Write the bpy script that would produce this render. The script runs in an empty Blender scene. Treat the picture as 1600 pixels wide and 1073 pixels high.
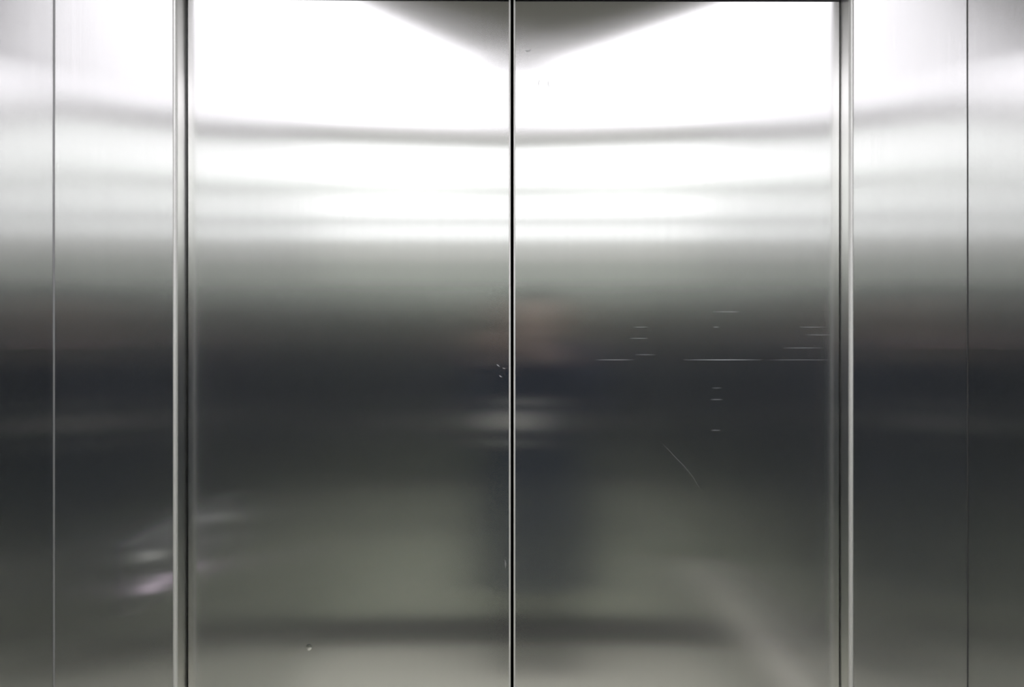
import bpy, bmesh, math, random
from mathutils import Vector, Matrix

random.seed(7)
C = bpy.context.scene.collection
F = 1150.0          # focal length in pixels of the 1600 px wide frame
S = 1.07
D = 1.32 * S        # lens to door leaves
RET = 0.039 * S         # how far the fixed front panels stand in front of the leaves
CH = 1.34           # lens height
DEPTH = 1.75 * S        # door leaves to rear wall
CEIL = CH + 0.857 * S


def wx(px, d): return (px - 800.0) / F * d
def wz(py, d): return CH - (py - 536.5) / F * d

# ------------------------------------------------------------------ materials


def new_mat(name):
    m = bpy.data.materials.new(name)
    m.use_nodes = True
    nt = m.node_tree
    nt.nodes.clear()
    out = nt.nodes.new('ShaderNodeOutputMaterial')
    return m, nt, out


def glossy(nt, color, ax, ay, tangent):
    """metal lobe: ax = width along the tangent, ay = width across it"""
    g = nt.nodes.new('ShaderNodeBsdfAnisotropic')
    g.distribution = 'MULTI_GGX'
    g.inputs['Color'].default_value = (*color, 1)
    eff = math.sqrt(ax * ay)
    g.inputs['Roughness'].default_value = math.sqrt(eff)
    g.inputs['Anisotropy'].default_value = 1 - math.sqrt(ax / ay)
    if tangent is not None:
        t = nt.nodes.new('ShaderNodeCombineXYZ')
        for i in range(3):
            t.inputs[i].default_value = tangent[i]
        nt.links.new(t.outputs[0], g.inputs['Tangent'])
    return g


def steel(name, color=(.77, .77, .77), ax=.0075, ay=.048, haze=.02, haze_a=.12, wide=.27, wide_ay=.28, film=.021, grain=.025, tangent=(0, 0, 1), stretch=(420, 420, 2.2)):
    m, nt, out = new_mat(name)
    g1 = glossy(nt, color, ax, ay, tangent)
    g2 = glossy(nt, color, haze_a, haze_a * 2.2, tangent)
    # brushed grain: fine streaks that run with the tangent
    tc = nt.nodes.new('ShaderNodeTexCoord')
    mp = nt.nodes.new('ShaderNodeMapping')
    mp.inputs['Scale'].default_value = stretch
    nz = nt.nodes.new('ShaderNodeTexNoise')
    nz.inputs['Scale'].default_value = 1.0
    nz.inputs['Detail'].default_value = 3.0
    nt.links.new(tc.outputs['Object'], mp.inputs[0])
    nt.links.new(mp.outputs[0], nz.inputs['Vector'])
    mr = nt.nodes.new('ShaderNodeMapRange')
    mr.inputs['From Min'].default_value = .25
    mr.inputs['From Max'].default_value = .75
    mr.inputs['To Min'].default_value = 1 - grain
    mr.inputs['To Max'].default_value = 1 + grain
    nt.links.new(nz.outputs[0], mr.inputs['Value'])
    vm = nt.nodes.new('ShaderNodeVectorMath')
    vm.operation = 'SCALE'
    vm.inputs[0].default_value = color
    nt.links.new(mr.outputs[0], vm.inputs['Scale'])
    nt.links.new(vm.outputs[0], g1.inputs['Color'])
    # uneven polish and wiped patches change how hazy the sheet is
    nz2 = nt.nodes.new('ShaderNodeTexNoise')
    nz2.inputs['Scale'].default_value = 4.5
    nz2.inputs['Detail'].default_value = 4.0
    nt.links.new(tc.outputs['Object'], nz2.inputs['Vector'])
    mr2 = nt.nodes.new('ShaderNodeMapRange')
    mr2.inputs['From Min'].default_value = .3
    mr2.inputs['From Max'].default_value = .75
    mr2.inputs['To Min'].default_value = haze * .75
    mr2.inputs['To Max'].default_value = haze * 1.35
    nt.links.new(nz2.outputs[0], mr2.inputs['Value'])
    mx = nt.nodes.new('ShaderNodeMixShader')
    nt.links.new(mr2.outputs[0], mx.inputs[0])
    g3 = glossy(nt, color, ax * 1.2, wide_ay, tangent)
    nt.links.new(vm.outputs[0], g3.inputs['Color'])
    mw = nt.nodes.new('ShaderNodeMixShader')
    mw.inputs[0].default_value = wide
    nt.links.new(g1.outputs[0], mw.inputs[1])
    nt.links.new(g3.outputs[0], mw.inputs[2])
    nt.links.new(mw.outputs[0], mx.inputs[1])
    nt.links.new(g2.outputs[0], mx.inputs[2])
    if film:
        # thin film of dust and hand grease
        df = nt.nodes.new('ShaderNodeBsdfDiffuse')
        df.inputs['Color'].default_value = (.56, .60, .72, 1)
        mf = nt.nodes.new('ShaderNodeMixShader')
        mf.inputs[0].default_value = film
        nt.links.new(mx.outputs[0], mf.inputs[1])
        nt.links.new(df.outputs[0], mf.inputs[2])
        nt.links.new(mf.outputs[0], out.inputs['Surface'])
    else:
        nt.links.new(mx.outputs[0], out.inputs['Surface'])
    return m


def plain(name, color, rough=.6, metal=0.0, noise=0.0, nscale=30, spec=.5):
    m, nt, out = new_mat(name)
    b = nt.nodes.new('ShaderNodeBsdfPrincipled')
    b.inputs['Base Color'].default_value = (*color, 1)
    b.inputs['Roughness'].default_value = rough
    b.inputs['Metallic'].default_value = metal
    b.inputs['Specular IOR Level'].default_value = spec
    if noise:
        tc = nt.nodes.new('ShaderNodeTexCoord')
        nz = nt.nodes.new('ShaderNodeTexNoise')
        nz.inputs['Scale'].default_value = nscale
        nz.inputs['Detail'].default_value = 5
        nt.links.new(tc.outputs['Object'], nz.inputs['Vector'])
        mr = nt.nodes.new('ShaderNodeMapRange')
        mr.inputs['To Min'].default_value = 1 - noise
        mr.inputs['To Max'].default_value = 1 + noise
        nt.links.new(nz.outputs[0], mr.inputs['Value'])
        vm = nt.nodes.new('ShaderNodeVectorMath')
        vm.operation = 'SCALE'
        vm.inputs[0].default_value = color
        nt.links.new(mr.outputs[0], vm.inputs['Scale'])
        nt.links.new(vm.outputs[0], b.inputs['Base Color'])
    nt.links.new(b.outputs[0], out.inputs['Surface'])
    return m


def glow(name, color, strength):
    m, nt, out = new_mat(name)
    e = nt.nodes.new('ShaderNodeEmission')
    e.inputs['Color'].default_value = (*color, 1)
    e.inputs['Strength'].default_value = strength
    nt.links.new(e.outputs[0], out.inputs['Surface'])
    return m


M = {
    'door': steel('brushed_door_steel'),
    'front': steel('brushed_front_panel_steel', wide=.3),
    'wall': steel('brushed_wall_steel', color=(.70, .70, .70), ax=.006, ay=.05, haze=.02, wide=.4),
    'wall2': steel('brushed_lower_wall_steel', color=(.53, .54, .53), ax=.006, ay=.05, haze=.02, wide=.4),  # wall steel in a darker tone, to dim the lower reflections
    'rear': steel('brushed_rear_wall_steel', color=(.54, .575, .515), ax=.011, ay=.06, haze=.03, wide=.3),
    'skin': plain('skin', (.72, .53, .43), .5, noise=.05),
    'jacket': plain('navy_fabric', (.016, .025, .05), .9, noise=.2, nscale=200, spec=.2),
    'trousers': plain('dark_denim', (.014, .018, .034), .9, noise=.2, nscale=200, spec=.2),
    'shoe': plain('black_leather', (.01, .01, .01), .5),
    'hair': plain('dark_hair', (.012, .009, .007), .6),
    'eye': plain('eye_white', (.7, .7, .68), .2),
    'lip': plain('lips', (.35, .13, .12), .5),
    'black': plain('black_plastic', (.012, .012, .013), .45),
    'glass': plain('lens_glass', (.01, .01, .015), .05),
    'pouch': plain('pale_grey_canvas', (.74, .73, .68), .8, noise=.06, nscale=120),
    'plate': plain('satin_plate', (.35, .35, .36), .35, .8),
    'lit': glow('lit_button_ring', (1.0, .82, 1.0), 2.2),
    'litw': glow('lit_display', (1.0, 1.0, .95), 1.2),
    'fade_pale': plain('painted_fade_pale', (.84, .87, .80), .6, noise=.02),  # lighter step of the brightness fade painted on the rear boards
    'fade_mid': plain('painted_fade_mid', (.60, .65, .57), .6, noise=.02),  # darker step of that painted fade
    'skirt': plain('dark_skirting', (.10, .10, .095), .5),
    'rail': plain('satin_rail_metal', (.80, .77, .69), .6, .0),
    'reveal': steel('jamb_steel', color=(.85, .85, .82), ax=.03, ay=.2, haze=.1),
    'edge': plain('satin_edge_metal', (.86, .86, .84), .55, .6),
    'bead': plain('corner_bead_metal', (.36, .36, .37), .5, .5),
    'gap_dark': plain('gap_shade_black', (.006, .006, .006), .9, spec=.1),
    'header': plain('dark_header_metal', (.03, .026, .035), .6, .0),
    'ceil': plain('ceiling_paint', (.30, .29, .25), .7, noise=.03),
    'light': glow('luminous_diffuser', (1, .975, 1.015), 2.5),
    'gap_glow': glow('added_gap_glow', (1, .98, 1.01), 1.1),  # weak glow for the strip added between the ceiling panels
    'floor': plain('floor_vinyl', (.82, .81, .69), .45, noise=.08, nscale=60),
    'scuff': plain('faint_scuff', (.34, .34, .35), .5, .3),
    'sealant': plain('grey_sealant', (.06, .06, .06), .8),
    'scratch': plain('bare_scratch_metal', (.75, .75, .78), .6, .3),
}

# ------------------------------------------------------------------ mesh helpers


def box(bm, x0, x1, y0, y1, z0, z1, bev=0.0, seg=2):
    geom = bmesh.ops.create_cube(bm, size=1.0)
    vs = geom['verts']
    for v in vs:
        v.co = Vector((x0 + (v.co.x + .5) * (x1 - x0), y0 + (v.co.y + .5) * (y1 - y0), z0 + (v.co.z + .5) * (z1 - z0)))
    if bev:
        es = list({e for v in vs for e in v.link_edges})
        bmesh.ops.bevel(bm, geom=es, offset=bev, segments=seg, affect='EDGES', profile=.5)
    return vs


def link(name, bm, mat, parent=None, smooth=False):
    me = bpy.data.meshes.new(name)
    bmesh.ops.recalc_face_normals(bm, faces=bm.faces)
    bm.to_mesh(me)
    bm.free()
    me.materials.append(mat)
    if smooth:
        for p in me.polygons:
            p.use_smooth = True
    o = bpy.data.objects.new(name, me)
    C.objects.link(o)
    if parent:
        o.parent = parent
        o.matrix_parent_inverse = parent.matrix_world.inverted()
    return o


def sheet(name, corner, u, v, back, nu, nv, bulge, mat, parent):
    """thin metal sheet spanned by u and v from corner, slightly wavy as rolled sheet is: bulge(p) = how far a point stands out"""
    bm = bmesh.new()
    nrm = -Vector(back).normalized()
    fr, bk = [], []
    for i in range(nu + 1):
        for j in range(nv + 1):
            p = Vector(corner) + Vector(u) * (i / nu) + Vector(v) * (j / nv)
            fr.append(bm.verts.new(p + nrm * bulge(p)))
            bk.append(bm.verts.new(p + Vector(back)))
    g = lambda i, j: i * (nv + 1) + j
    front = []
    for i in range(nu):
        for j in range(nv):
            front.append(bm.faces.new((fr[g(i, j)], fr[g(i + 1, j)], fr[g(i + 1, j + 1)], fr[g(i, j + 1)])))
            bm.faces.new((bk[g(i, j)], bk[g(i, j + 1)], bk[g(i + 1, j + 1)], bk[g(i + 1, j)]))
    for i in range(nu):
        for j in (0, nv):
            f = (fr[g(i, j)], fr[g(i + 1, j)], bk[g(i + 1, j)], bk[g(i, j)])
            bm.faces.new(f)
    for j in range(nv):
        for i in (0, nu):
            f = (fr[g(i, j)], fr[g(i, j + 1)], bk[g(i, j + 1)], bk[g(i, j)])
            bm.faces.new(f)
    fs = set(front)
    for e in bm.edges:
        if sum(1 for f in e.link_faces if f in fs) == 1:
            e.smooth = False
    return link(name, bm, mat, parent, True)


def wave(z, z0, w, z1):
    """rises through a stretch of width w round z0, falls back above z1"""
    a = .5 * (1 + math.erf((z - z0) / w)) * w * 1.7725
    return a * (1 if z < z1 else max(0.0, 1 - ((z - z1) / .25) ** 2) if z < z1 + .25 else 0.0)


def boxobj(name, dims, mat, parent=None, bev=0.0):
    bm = bmesh.new()
    box(bm, *dims, bev=bev)
    return link(name, bm, mat, parent)


def tag(o, label, cat, group=None, kind=None):
    o['label'] = label
    o['category'] = cat
    if group:
        o['group'] = group
    if kind:
        o['kind'] = kind
    return o


def empty(name, loc):
    o = bpy.data.objects.new(name, None)
    o.location = loc
    o.empty_display_size = .1
    C.objects.link(o)
    bpy.context.view_layer.update()
    return o

# ------------------------------------------------------------------ the cab
DR = D - RET
XL, XR = wx(290.5, D), wx(1313, D)          # inner faces of the jambs
CL, CR = wx(84, DR), wx(1512, DR)           # corners of the cab
DOOR_TOP = wz(2, D)

# door leaves -------------------------------------------------------
def leaf(x0, x1, meet, label):
    o = empty('sliding_door', ((x0 + x1) / 2, .016, 0))
    tag(o, label, 'elevator door', 'sliding elevator door leaves', 'thing')
    bm = bmesh.new()
    bm.free()
    def bulge(p):
        u = abs(p.x) / D * F / 500
        return ((205 - (216 - 23 * min(u, 1.1) ** .8)) / 2300) * wave(p.z, 1.746, .10, 2.2)
    sheet('door_sheet', (x0, 0, .006), (x1 - x0, 0, 0), (0, 0, DOOR_TOP + .044), (0, .032, 0), 24, 150, bulge, M['door'], o)
    s = 1 if meet == x1 else -1
    bm = bmesh.new()
    w = .0034
    a, b = sorted((meet - s * w * .25, meet + s * w * .75))
    box(bm, a, b, -.0012, .012, .006, DOOR_TOP + .05, bev=.0011, seg=3)
    link('meeting_edge', bm, M['edge'], o, True)
    a, b = sorted((meet - s * .001, meet + s * .0045))
    bm = bmesh.new()
    box(bm, a, b, .014, .030, .006, DOOR_TOP + .05)
    link('gap_filler', bm, M['gap_dark'], o)  # dark filler standing in for the shade deep in the gap
    return o


left_door = leaf(wx(294.2, D), wx(795.8, D), wx(795.8, D), 'left sliding elevator door leaf of brushed steel, few scratches, beside the left jamb')
right_door = leaf(wx(804.6, D), wx(1310.8, D), wx(804.6, D), 'right sliding elevator door leaf of brushed steel with fine horizontal scratches')

# wear on the leaves: thin bright scratches, small scuffs, one dent
def ribbon(door, name, pts, width, mat):
    """pts in photo pixels on the leaf's face, tapering to both ends"""
    bm = bmesh.new()
    P = [Vector((wx(x, D), -.0002, wz(y, D))) for x, y in pts]
    n = len(P)
    rows = []
    for k, p in enumerate(P):
        d = (P[min(k + 1, n - 1)] - P[max(k - 1, 0)]).normalized()
        q = Vector((-d.z, 0, d.x))
        t = k / (n - 1)
        h = width * .38 * max(.12, math.sin(math.pi * t)) 
        rows.append([bm.verts.new(p + q * h), bm.verts.new(p - q * h), bm.verts.new(p - q * h + Vector((0, .0006, 0))), bm.verts.new(p + q * h + Vector((0, .0006, 0)))])
    for a, b in zip(rows, rows[1:]):
        for k in range(4):
            bm.faces.new((a[k], a[(k + 1) % 4], b[(k + 1) % 4], b[k]))
    bm.faces.new(rows[0])
    bm.faces.new(rows[-1][::-1])
    return link(name, bm, mat, door)


def line(x0, x1, y, n=8): return [(x0 + (x1 - x0) * k / n, y) for k in range(n + 1)]
for x0, x1, y, w in ((1114, 1156, 487, .0006), (988, 1013, 511, .0004), (984, 1012, 528.5, .0005), (930, 990, 562, .0007), (1068, 1190, 562, .0011),
                     (1200, 1306, 562, .0004), (992, 1024, 554, .0004), (1248, 1289, 511, .0005), (1258, 1304, 523, .0005), (1224, 1284, 543.5, .0005),
                     (1110, 1129, 624, .0006), (1112, 1128, 606, .0004), (1114, 1124, 511, .0004), (1111, 1126, 672, .0004)):
    ribbon(right_door, 'scratch', line(x0, x1, y), w, M['scratch'])
ribbon(right_door, 'scratch', [(1036, 694), (1046, 704), (1056, 715), (1068, 727), (1082, 744), (1094, 764)], .0007, M['scuff'])
ribbon(right_door, 'scuff_mark', [(844.5, 123), (842, 127), (841.5, 131), (842.5, 136)], .0012, M['scratch'])
ribbon(right_door, 'scuff_mark', [(858.5, 124), (856.5, 128), (856.5, 132), (859, 137)], .0012, M['scratch'])
ribbon(right_door, 'scuff_mark', [(820, 78), (823, 79.5), (827, 79), (830, 77)], .003, M['scratch'])
ribbon(right_door, 'scuff_mark', [(811, 68), (812, 75), (812.5, 83)], .0012, M['scratch'])
ribbon(left_door, 'scuff_mark', [(776, 569), (778, 570.5), (781, 573)], .0018, M['scratch'])
ribbon(left_door, 'scuff_mark', [(785, 574.5), (787.5, 575.5), (790, 575.5)], .0014, M['scratch'])
ribbon(left_door, 'scuff_mark', [(780, 586), (782, 588), (784.5, 589)], .0022, M['scratch'])
ribbon(left_door, 'scuff_mark', [(789, 874), (790, 880), (789.5, 888)], .0035, M['scuff'])
bm = bmesh.new()
bmesh.ops.create_uvsphere(bm, u_segments=24, v_segments=14, radius=1)
for v in bm.verts:
    v.co = Vector((wx(482.5, D) + v.co.x * .0065, .0006 + v.co.y * .0011, wz(1011, D) + v.co.z * .0075))
link('dent', bm, M['door'], left_door, True)

# front panels with their jamb returns --------------------------------
for side, xi, xc in (('left', XL, CL), ('right', XR, CR)):
    s = -1 if side == 'left' else 1
    o = empty('wall_front_' + side, ((xi + xc) / 2, -RET, 0))
    o['kind'] = 'structure'
    tag(o, 'fixed brushed steel front panel %s of the elevator doors' % side, 'wall panel')
    e = .0058
    a, b = sorted((xi + s * e, xc))
    def bulge(p):
        t = (abs(p.x) - abs(xi)) / (abs(xc) - abs(xi))
        return (.0075 + .006 * t) * wave(p.z, 1.775, .12, 2.02)
    sheet('panel_sheet', (a, -RET, 0), (b - a, 0, 0), (0, 0, CEIL), (0, .02, 0), 10, 170, bulge, M['front'], o)
    a, b = sorted((xi, xi + s * e))
    bm = bmesh.new()
    box(bm, a, b, -RET - .0006, -RET + .008, 0, CEIL, bev=.002, seg=3)
    link('rounded_edge', bm, M['edge'], o, True)
    a, b = sorted((xi, xi + s * .012))
    boxobj('jamb_return', (a, b, -RET + .0075, .06, 0, CEIL), M['reveal'], o)
    # the corner joint follows the slight wave of the two sheets that meet in it
    bm = bmesh.new()
    rad = .0016 if side == 'left' else .0009
    rings = []
    for k in range(121):
        z = CEIL * k / 120
        cx = xc - s * .012 * wave(z, 1.785, .12, 2.02) - s * .0004
        cy_ = -RET - .0135 * wave(z, 1.775, .12, 2.02) - .0004
        rings.append([bm.verts.new((cx + rad * math.cos(q), cy_ + rad * math.sin(q), z)) for q in (0, math.pi / 2, math.pi, 1.5 * math.pi)])
    for ra, rb in zip(rings, rings[1:]):
        for k in range(4):
            bm.faces.new((ra[k], ra[(k + 1) % 4], rb[(k + 1) % 4], rb[k]))
    bm.faces.new(rings[0])
    bm.faces.new(rings[-1])
    link('corner_joint', bm, M['bead' if side == 'left' else 'sealant'], o)

# header: a thin dark strip just above the leaves
bm = bmesh.new()
vs = box(bm, XL, XR, -.004, -.002, DOOR_TOP, DOOR_TOP + .08)
hd = link('trim_1', bm, M['header'])
for v in hd.data.vertices:
    if v.co.z < DOOR_TOP + .01:
        v.co.z = wz(-1.4, D) if v.co.x < 0 else wz(2.2, D)
hd['kind'] = 'structure'
tag(hd, 'thin dark header strip along the top of the elevator doorway', 'door header')
hp = boxobj('wall_front_top', (XL, XR, -RET, -RET + .02, DOOR_TOP + .08, CEIL), M['front'])
hp['kind'] = 'structure'

# remaining shell
for name, dims, mat in (
    ('wall_back', (CL - .03, CR + .03, -DEPTH - .03, -DEPTH, 0, CEIL), M['rear']),
    ('floor', (CL - .03, CR + .03, -DEPTH - .03, .06, -.03, 0), M['floor']),
    ('ceiling', (CL - .03, CR + .03, -DEPTH - .03, .06, CEIL, CEIL + .03), M['ceil']),
):
    o = boxobj(name, dims, mat)
    o['kind'] = 'structure'

# side walls: brighter upper and darker lower reflections put into two steel tones
for side, a, b in (('left', CL - .03, CL), ('right', CR, CR + .03)):
    o = empty('wall_' + side, ((a + b) / 2, -DEPTH / 2, 0))
    o['kind'] = 'structure'
    def bulge(p):
        return .012 * math.exp(-((p.y + RET) / .35) ** 2) * wave(p.z, 1.785, .12, 2.02)
    xin, sg = (b, -1) if side == 'left' else (a, 1)
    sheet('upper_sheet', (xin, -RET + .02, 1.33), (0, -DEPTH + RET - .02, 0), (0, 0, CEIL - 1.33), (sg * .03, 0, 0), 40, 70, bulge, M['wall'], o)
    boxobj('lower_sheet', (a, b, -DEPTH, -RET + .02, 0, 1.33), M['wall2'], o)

# luminous ceiling panel ------------------------------------------------
outs = ([(x * S, y * S) for x, y in ((-.793, -1.54), (-.793, -.02), (-.38, -.52), (-.095, -.87), (-.095, -1.54))],
        [(x * S, y * S) for x, y in ((.79, -1.54), (.79, -.22), (.53, -.52), (.125, -.90), (.125, -1.54))])
def prism(pts, z0, z1):
    bm = bmesh.new()
    lo = [bm.verts.new((x, y, z0)) for x, y in pts]
    hi = [bm.verts.new((x, y, z1)) for x, y in pts]
    n = len(pts)
    bm.faces.new(lo)
    bm.faces.new(hi[::-1])
    for i in range(n):
        bm.faces.new((lo[i], lo[(i + 1) % n], hi[(i + 1) % n], hi[i]))
    return bm
for pts, lab in zip(outs, ('luminous ceiling panel with a slanted front edge, on the left wall side',
                           'luminous ceiling panel with a slanted front edge, on the right wall side')):
    lt = empty('ceiling_light', (pts[0][0] * .55, -1.1, CEIL))
    tag(lt, lab, 'ceiling light', 'luminous ceiling panels', 'thing')
    link('diffuser', prism(pts, CEIL - .012, CEIL + .001), M['light'], lt)
ls = empty('ceiling_light', (.015 * S, -1.2 * S, CEIL))  # made-up strip, added to brighten the dark gap between the panels
tag(ls, 'narrow dim glow strip added in the gap between the two wide ceiling panels', 'ceiling light', 'luminous ceiling panels', 'thing')
link('diffuser', prism([(x * S, y * S) for x, y in ((-.088, -1.54), (-.088, -.91), (.015, -1.0), (.118, -.93), (.118, -1.54))], CEIL - .009, CEIL + .001), M['gap_glow'], ls)


# glow panels added across the upper rear wall to brighten its reflection, narrow gaps between
def zb(py): return CH - (py - 536.5) / F * (D + DEPTH)
for (pa, pb, st, lab) in ((374.5, 350, 1.65, 'lowest and narrowest added glowing panel across the rear wall'),
                          (341, 305, 1.9, 'middle added glowing panel across the rear wall'),
                          (286, 227, 2.4, 'tallest and topmost added glowing panel across the rear wall')):
    o = boxobj('wall_light', (CL + .002, CR - .002, -DEPTH + .0005, -DEPTH + .014, zb(pa), zb(pb)), glow('added_glow', (.99, 1.0, .99), st), bev=.002)
    tag(o, lab, 'glow panel', 'added glow panels on the rear wall', 'thing')

# added boards below the glow panels, reflected brightness fade stepped into their colours
for k, (pa, pb, m) in enumerate(((408, 376.5, M['fade_pale']), (446, 409.5, M['fade_mid']))):
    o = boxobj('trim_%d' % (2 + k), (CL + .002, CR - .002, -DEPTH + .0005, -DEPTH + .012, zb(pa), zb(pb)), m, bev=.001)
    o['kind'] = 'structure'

# dark skirting of the rear wall
o = boxobj('baseboard_back', (CL + .001, CR - .001, -DEPTH + .0005, -DEPTH + .012, 0.001, zb(966)), M['skirt'], bev=.002)
o['kind'] = 'structure'

# bumper rail on the right wall
r = empty('bumper_rail', (CR - .03, -.9, .39))
tag(r, 'satin metal bumper rail along the right wall', 'handrail', None, 'thing')
bm = bmesh.new()
box(bm, CR - .085, CR - .03, -1.75, -.14, .365, .415, bev=.008, seg=3)
link('rail_bar', bm, M['rail'], r)
for yy in (-.3, -.9, -1.5):
    boxobj('bracket', (CR - .038, CR, yy - .02, yy + .02, .37, .41), M['plate'], r, .003)

# horizontal control panel on the left wall
cp = empty('control_panel', (CL, -.5, .80))
tag(cp, 'horizontal satin control panel with round lit buttons on the left wall', 'control panel', None, 'thing')
boxobj('face_plate', (CL - .001, CL + .012, -.80, -.30, .735, .895), M['plate'], cp, .004)
for j, zz in enumerate((.775, .85)):
    for i in range(6):
        yy = -.73 + i * .072
        bm = bmesh.new()
        bmesh.ops.create_cone(bm, cap_ends=True, segments=24, radius1=.019, radius2=.017, depth=.008,
                              matrix=Matrix.Translation((CL + .015, yy, zz)) @ Matrix.Rotation(math.pi / 2, 4, 'Y'))
        b = link('button', bm, M['plate'], cp)
        bm = bmesh.new()
        bmesh.ops.create_cone(bm, cap_ends=True, segments=24, radius1=.0125, radius2=.012, depth=.003,
                              matrix=Matrix.Translation((CL + .0203, yy, zz)) @ Matrix.Rotation(math.pi / 2, 4, 'Y'))
        link('button_light', bm, M['lit'] if (i, j) in ((5, 0), (4, 0)) else M['litw'] if (i, j) in ((5, 1), (1, 1)) else M['plate'], b)

# ------------------------------------------------------------------ the photographer, seen only as a dark reflection
PX, PY = .10, -1.675
ZF = .935
pers = empty('person', (PX, PY, 0))
tag(pers, 'person in a long navy coat by the rear wall holding a black camera', 'person', None, 'thing')


def skinned(name, verts, edges, mat, root=0, levels=2, parent=None):
    """verts: (x, y, z, rx, ry)"""
    me = bpy.data.meshes.new(name)
    me.from_pydata([(PX + v[0], PY + v[1], v[2] * ZF) for v in verts], edges, [])
    o = bpy.data.objects.new(name, me)
    C.objects.link(o)
    o.parent = parent or pers
    o.matrix_parent_inverse = o.parent.matrix_world.inverted()
    bpy.context.view_layer.objects.active = o
    sk = o.modifiers.new('skin', 'SKIN')
    sk.use_smooth_shade = True
    if not me.skin_vertices:
        bpy.context.view_layer.objects.active = o
        o.data.skin_vertices.new() if hasattr(o.data.skin_vertices, 'new') else None
    for i, v in enumerate(verts):
        sv = me.skin_vertices[0].data[i]
        sv.radius = (v[3], v[4])
        sv.use_root = (i == root)
    ss = o.modifiers.new('sub', 'SUBSURF')
    ss.levels = levels
    ss.render_levels = levels
    me.materials.append(mat)
    return o


# (x, y, z, rx, ry)
V, E = [], []
def vert(x, y, z, rx, ry=None, to=None):
    V.append((x, y, z, rx, ry if ry is not None else rx))
    if to is not None:
        E.append((to, len(V) - 1))
    return len(V) - 1
pel = vert(0, 0, .93, .13, .09)
wai = vert(0, 0, 1.07, .115, .08, pel)
che = vert(0, 0, 1.24, .14, .095, wai)
up = vert(0, -.005, 1.355, .11, .08, che)
nec = vert(0, 0, 1.43, .052, .052, up)
jaw = vert(0, .02, 1.49, .062, .072, nec)
fac = vert(0, .015, 1.55, .072, .086, jaw)
sku = vert(0, .005, 1.615, .072, .085, fac)
top = vert(0, 0, 1.655, .045, .055, sku)
for s in (-1, 1):
    sh = vert(s * .165, -.01, 1.355, .055, .055, up)
    el = vert(s * .235, .03, 1.13, .042, .042, sh)
    fo = vert(s * .17, .11, 1.26, .038, .038, el)
    wr = vert(s * .105 - PX * .6, .145, 1.37, .027, .024, fo)
    pm = vert(s * .088 - PX * .9, .165, 1.425, .036, .022, wr)
    for k in range(4):                         # four fingers folded round the camera's grip
        z = 1.475 - k * .020
        L = (.026, .030, .028, .022)[k]
        a = vert(s * .082 - PX, .185, z, .009, .009, pm)
        b = vert(s * .070 - PX, .187 + L, z + .002, .0085, .0085, a)
        vert(s * .045 - PX, .190 + L, z + .001, .007, .007, b)
    t = vert(s * .062 - PX, .145, 1.43, .0105, .0105, pm)
    vert(s * .040 - PX, .138, 1.445, .0085, .0085, t)
    hp = vert(s * .095, 0, .87, .085, .09, pel)
    kn = vert(s * .10, .015, .49, .055, .058, hp)
    ca = vert(s * .10, -.01, .33, .052, .056, kn)
    an = vert(s * .10, -.015, .09, .034, .036, ca)
    he = vert(s * .10, .02, .045, .032, .03, an)
    vert(s * .108, .09, .035, .028, .016, he)
skinned('body', V, E, M['skin'], 0)



def ring_verts(bm, c, ux, uy, n=28, p=2.4):
    out = []
    for k in range(n):
        t = 2 * math.pi * k / n
        cs, sn = math.cos(t), math.sin(t)
        out.append(bm.verts.new(c + ux * (math.copysign(abs(cs) ** (2 / p), cs)) + uy * (math.copysign(abs(sn) ** (2 / p), sn))))
    return out


def stitch(bm, rings):
    n = len(rings[0])
    for a, b in zip(rings, rings[1:]):
        for k in range(n):
            bm.faces.new((a[k], a[(k + 1) % n], b[(k + 1) % n], b[k]))
    bm.faces.new(rings[0][::-1])
    bm.faces.new(rings[-1])


def loft(bm, rows):
    """upright stack of oval rings: (x, y, z, rx, ry)"""
    stitch(bm, [ring_verts(bm, Vector((PX + r[0], PY + r[1], r[2] * ZF)), Vector((r[3], 0, 0)), Vector((0, r[4], 0))) for r in rows])


def tube(bm, pts):
    """limb along points: (x, y, z, r)"""
    P = [Vector((PX + p[0], PY + p[1], p[2] * ZF)) for p in pts]
    rings = []
    for k, p in enumerate(P):
        d = (P[min(k + 1, len(P) - 1)] - P[max(k - 1, 0)]).normalized()
        a = d.cross(Vector((0, 1, .3))).normalized()
        b = d.cross(a)
        rings.append(ring_verts(bm, p, a * pts[k][3], b * pts[k][3], 18, 2))
    stitch(bm, rings)


def cloth(name, bm, mat, voxel=.011):
    o = link(name, bm, mat, pers, True)
    rm = o.modifiers.new('remesh', 'REMESH')
    rm.mode = 'VOXEL'
    rm.voxel_size = voxel
    rm.use_smooth_shade = True
    sm = o.modifiers.new('smooth', 'SMOOTH')
    sm.factor = .5
    sm.iterations = 6
    return o


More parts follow.
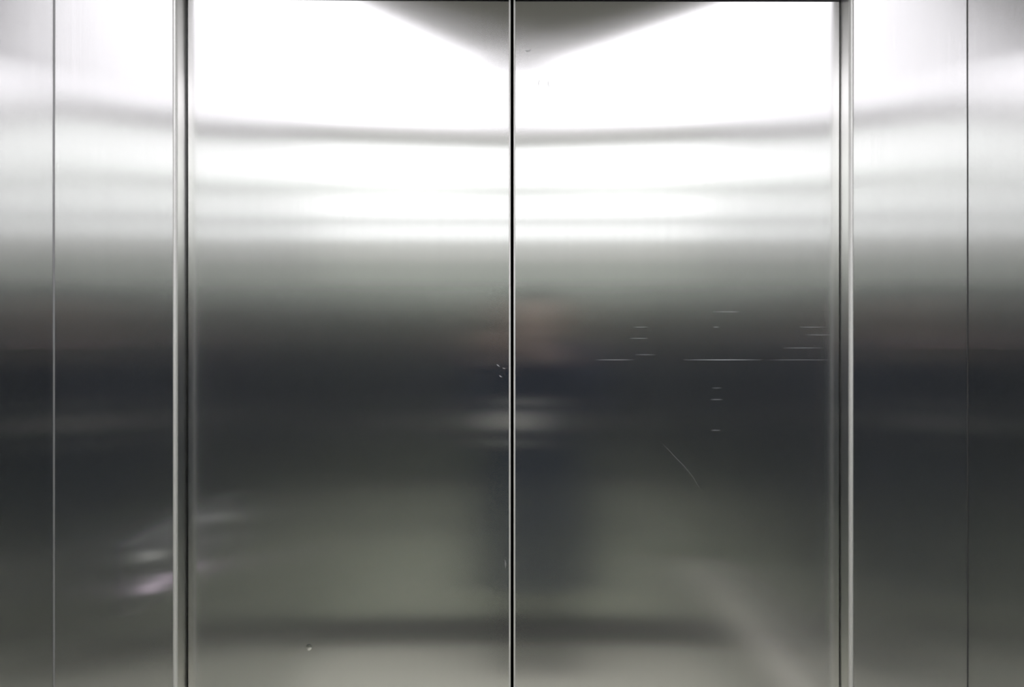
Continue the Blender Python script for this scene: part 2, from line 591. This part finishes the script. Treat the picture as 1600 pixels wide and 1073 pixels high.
bm = bmesh.new()
loft(bm, [(0, 0, .36, .27, .175), (0, 0, .55, .255, .168), (0, 0, .75, .23, .155), (0, 0, .93, .20, .145), (0, 0, 1.06, .178, .132),
          (0, 0, 1.20, .187, .138), (0, 0, 1.30, .20, .135), (0, -.005, 1.375, .19, .115), (0, -.005, 1.425, .12, .095), (0, 0, 1.47, .076, .078)])
for s in (-1, 1):
    tube(bm, [(s * .13, -.01, 1.385, .07), (s * .185, -.01, 1.355, .078), (s * .21, .0, 1.25, .07), (s * .238, .03, 1.135, .06), (s * .225, .06, 1.14, .058), (s * .17, .11, 1.26, .052), (s * .112 - PX * .55, .142, 1.345, .042)])
cloth('coat', bm, M['jacket'])
bm = bmesh.new()
loft(bm, [(0, 0, .80, .15, .105), (0, 0, .95, .155, .11)])
for s in (-1, 1):
    tube(bm, [(s * .085, 0, .88, .095), (s * .098, .0, .68, .09), (s * .10, .012, .49, .075), (s * .10, -.006, .30, .068), (s * .10, -.012, .08, .062)])
cloth('trousers', bm, M['trousers'])
for s in (-1, 1):
    bm = bmesh.new()
    loft(bm, [(s * .105, .03, .003, .043, .115), (s * .105, .03, .03, .045, .118), (s * .104, .015, .06, .043, .095), (s * .102, -.02, .10, .042, .055)])
    cloth('shoe', bm, M['shoe'], .008)
# short dark hair: a cap round the skull, open over the face
bm = bmesh.new()
bmesh.ops.create_uvsphere(bm, u_segments=32, v_segments=22, radius=1)
for v in bm.verts:
    v.co = Vector((v.co.x * .088, v.co.y * .102 - .004, v.co.z * .108))
bmesh.ops.delete(bm, geom=[f for f in bm.faces if (f.calc_center_median().y > .022 and f.calc_center_median().z < .058) or f.calc_center_median().z < -.06], context='FACES')
for v in bm.verts:
    v.co += Vector((PX, PY, 1.575 * ZF))
hr = link('hair', bm, M['hair'], pers, True)
so = hr.modifiers.new('solid', 'SOLIDIFY')
so.thickness = .012
so.offset = 1


def ball(name, loc, r, mat, scale=(1, 1, 1), parent=None):
    bm = bmesh.new()
    bmesh.ops.create_uvsphere(bm, u_segments=20, v_segments=12, radius=r)
    for v in bm.verts:
        v.co = Vector((PX + loc[0] + v.co.x * scale[0], PY + loc[1] + v.co.y * scale[1], loc[2] * ZF + v.co.z * scale[2]))
    return link(name, bm, mat, parent or pers, True)
for s in (-1, 1):
    e = ball('eye', (s * .030, .083, 1.567), .0105, M['eye'])
    ball('pupil', (s * .030, .0905, 1.567), .0045, M['black'], parent=e)
    ball('ear', (s * .076, 0, 1.55), .028, M['skin'], (.35, .6, 1))
ball('nose', (0, .098, 1.537), .015, M['skin'], (.8, 1, 1.5))
ball('mouth', (0, .086, 1.502), .02, M['lip'], (1.1, .35, .35))

# camera in the person's hands (its front just behind the viewpoint)
cb = empty('photo_camera', (0, -1.49, 1.34))
tag(cb, 'black photo camera held at chest height by the person in the navy coat', 'camera', None, 'thing')
bm = bmesh.new()
box(bm, -.066, .066, -1.52, -1.48, 1.295, 1.375, bev=.008, seg=3)
box(bm, -.022, .022, -1.515, -1.478, 1.37, 1.398, bev=.006, seg=2)
link('camera_body', bm, M['black'], cb)
bm = bmesh.new()
bmesh.ops.create_cone(bm, cap_ends=True, segments=40, radius1=.033, radius2=.036, depth=.05,
                      matrix=Matrix.Translation((0, -1.457, 1.337)) @ Matrix.Rotation(-math.pi / 2, 4, 'X'))
link('lens', bm, M['black'], cb)
bm = bmesh.new()
bmesh.ops.create_cone(bm, cap_ends=True, segments=40, radius1=.03, radius2=.028, depth=.003,
                      matrix=Matrix.Translation((0, -1.431, 1.337)) @ Matrix.Rotation(-math.pi / 2, 4, 'X'))
link('front_glass', bm, M['glass'], cb)

# pale pouch worn on the chest
po = empty('pouch', (PX - .08, PY + .14, 1.0))
tag(po, 'pale grey canvas pouch worn on the front of the long navy coat', 'bag', None, 'thing')


def band(bm, t0, t1, z0, z1, rx, ry, th, n=14):
    rows = []
    for k in range(n + 1):
        t = math.radians(t0 + (t1 - t0) * k / n)
        c, q = math.cos(t), math.sin(t)
        rows.append([bm.verts.new((PX + c * (rx + o), PY + q * (ry + o), z)) for o, z in ((0, z0), (th, z0 + .003), (th, z1 - .003), (0, z1))])
    for a, b in zip(rows, rows[1:]):
        for k in range(4):
            bm.faces.new((a[k], a[(k + 1) % 4], b[(k + 1) % 4], b[k]))
    bm.faces.new(rows[0])
    bm.faces.new(rows[-1][::-1])


bm = bmesh.new()
band(bm, 92, 166, .995, 1.065, .178, .136, .045)
link('pouch_bag', bm, M['pouch'], po)
bm = bmesh.new()
band(bm, 85, 168, 1.095, 1.118, .176, .137, .012)
link('pouch_strap', bm, M['pouch'], po)
bm = bmesh.new()
band(bm, 100, 166, .93, .945, .196, .146, .012)
link('pouch_hem', bm, M['pouch'], po)

# ------------------------------------------------------------------ camera
cam = bpy.data.cameras.new('camera')
cam.sensor_width = 36
cam.lens = 36 * F / 1600
cam.clip_start = .01
co = bpy.data.objects.new('camera', cam)
co.location = (0, -D, CH)
co.rotation_euler = (math.pi / 2, 0, 0)
C.objects.link(co)
sc = bpy.context.scene
sc.camera = co
w = bpy.data.worlds.new('world')
sc.world = w
w.use_nodes = True
w.node_tree.nodes['Background'].inputs[0].default_value = (0, 0, 0, 1)
cy = sc.cycles
cy.max_bounces = 20
cy.glossy_bounces = 16
cy.diffuse_bounces = 6
cy.caustics_reflective = True
cy.blur_glossy = 0
cy.sample_clamp_indirect = 6
vs = sc.view_settings
vs.view_transform = 'Standard'
vs.look = 'None'
vs.exposure = 0
vs.gamma = 1
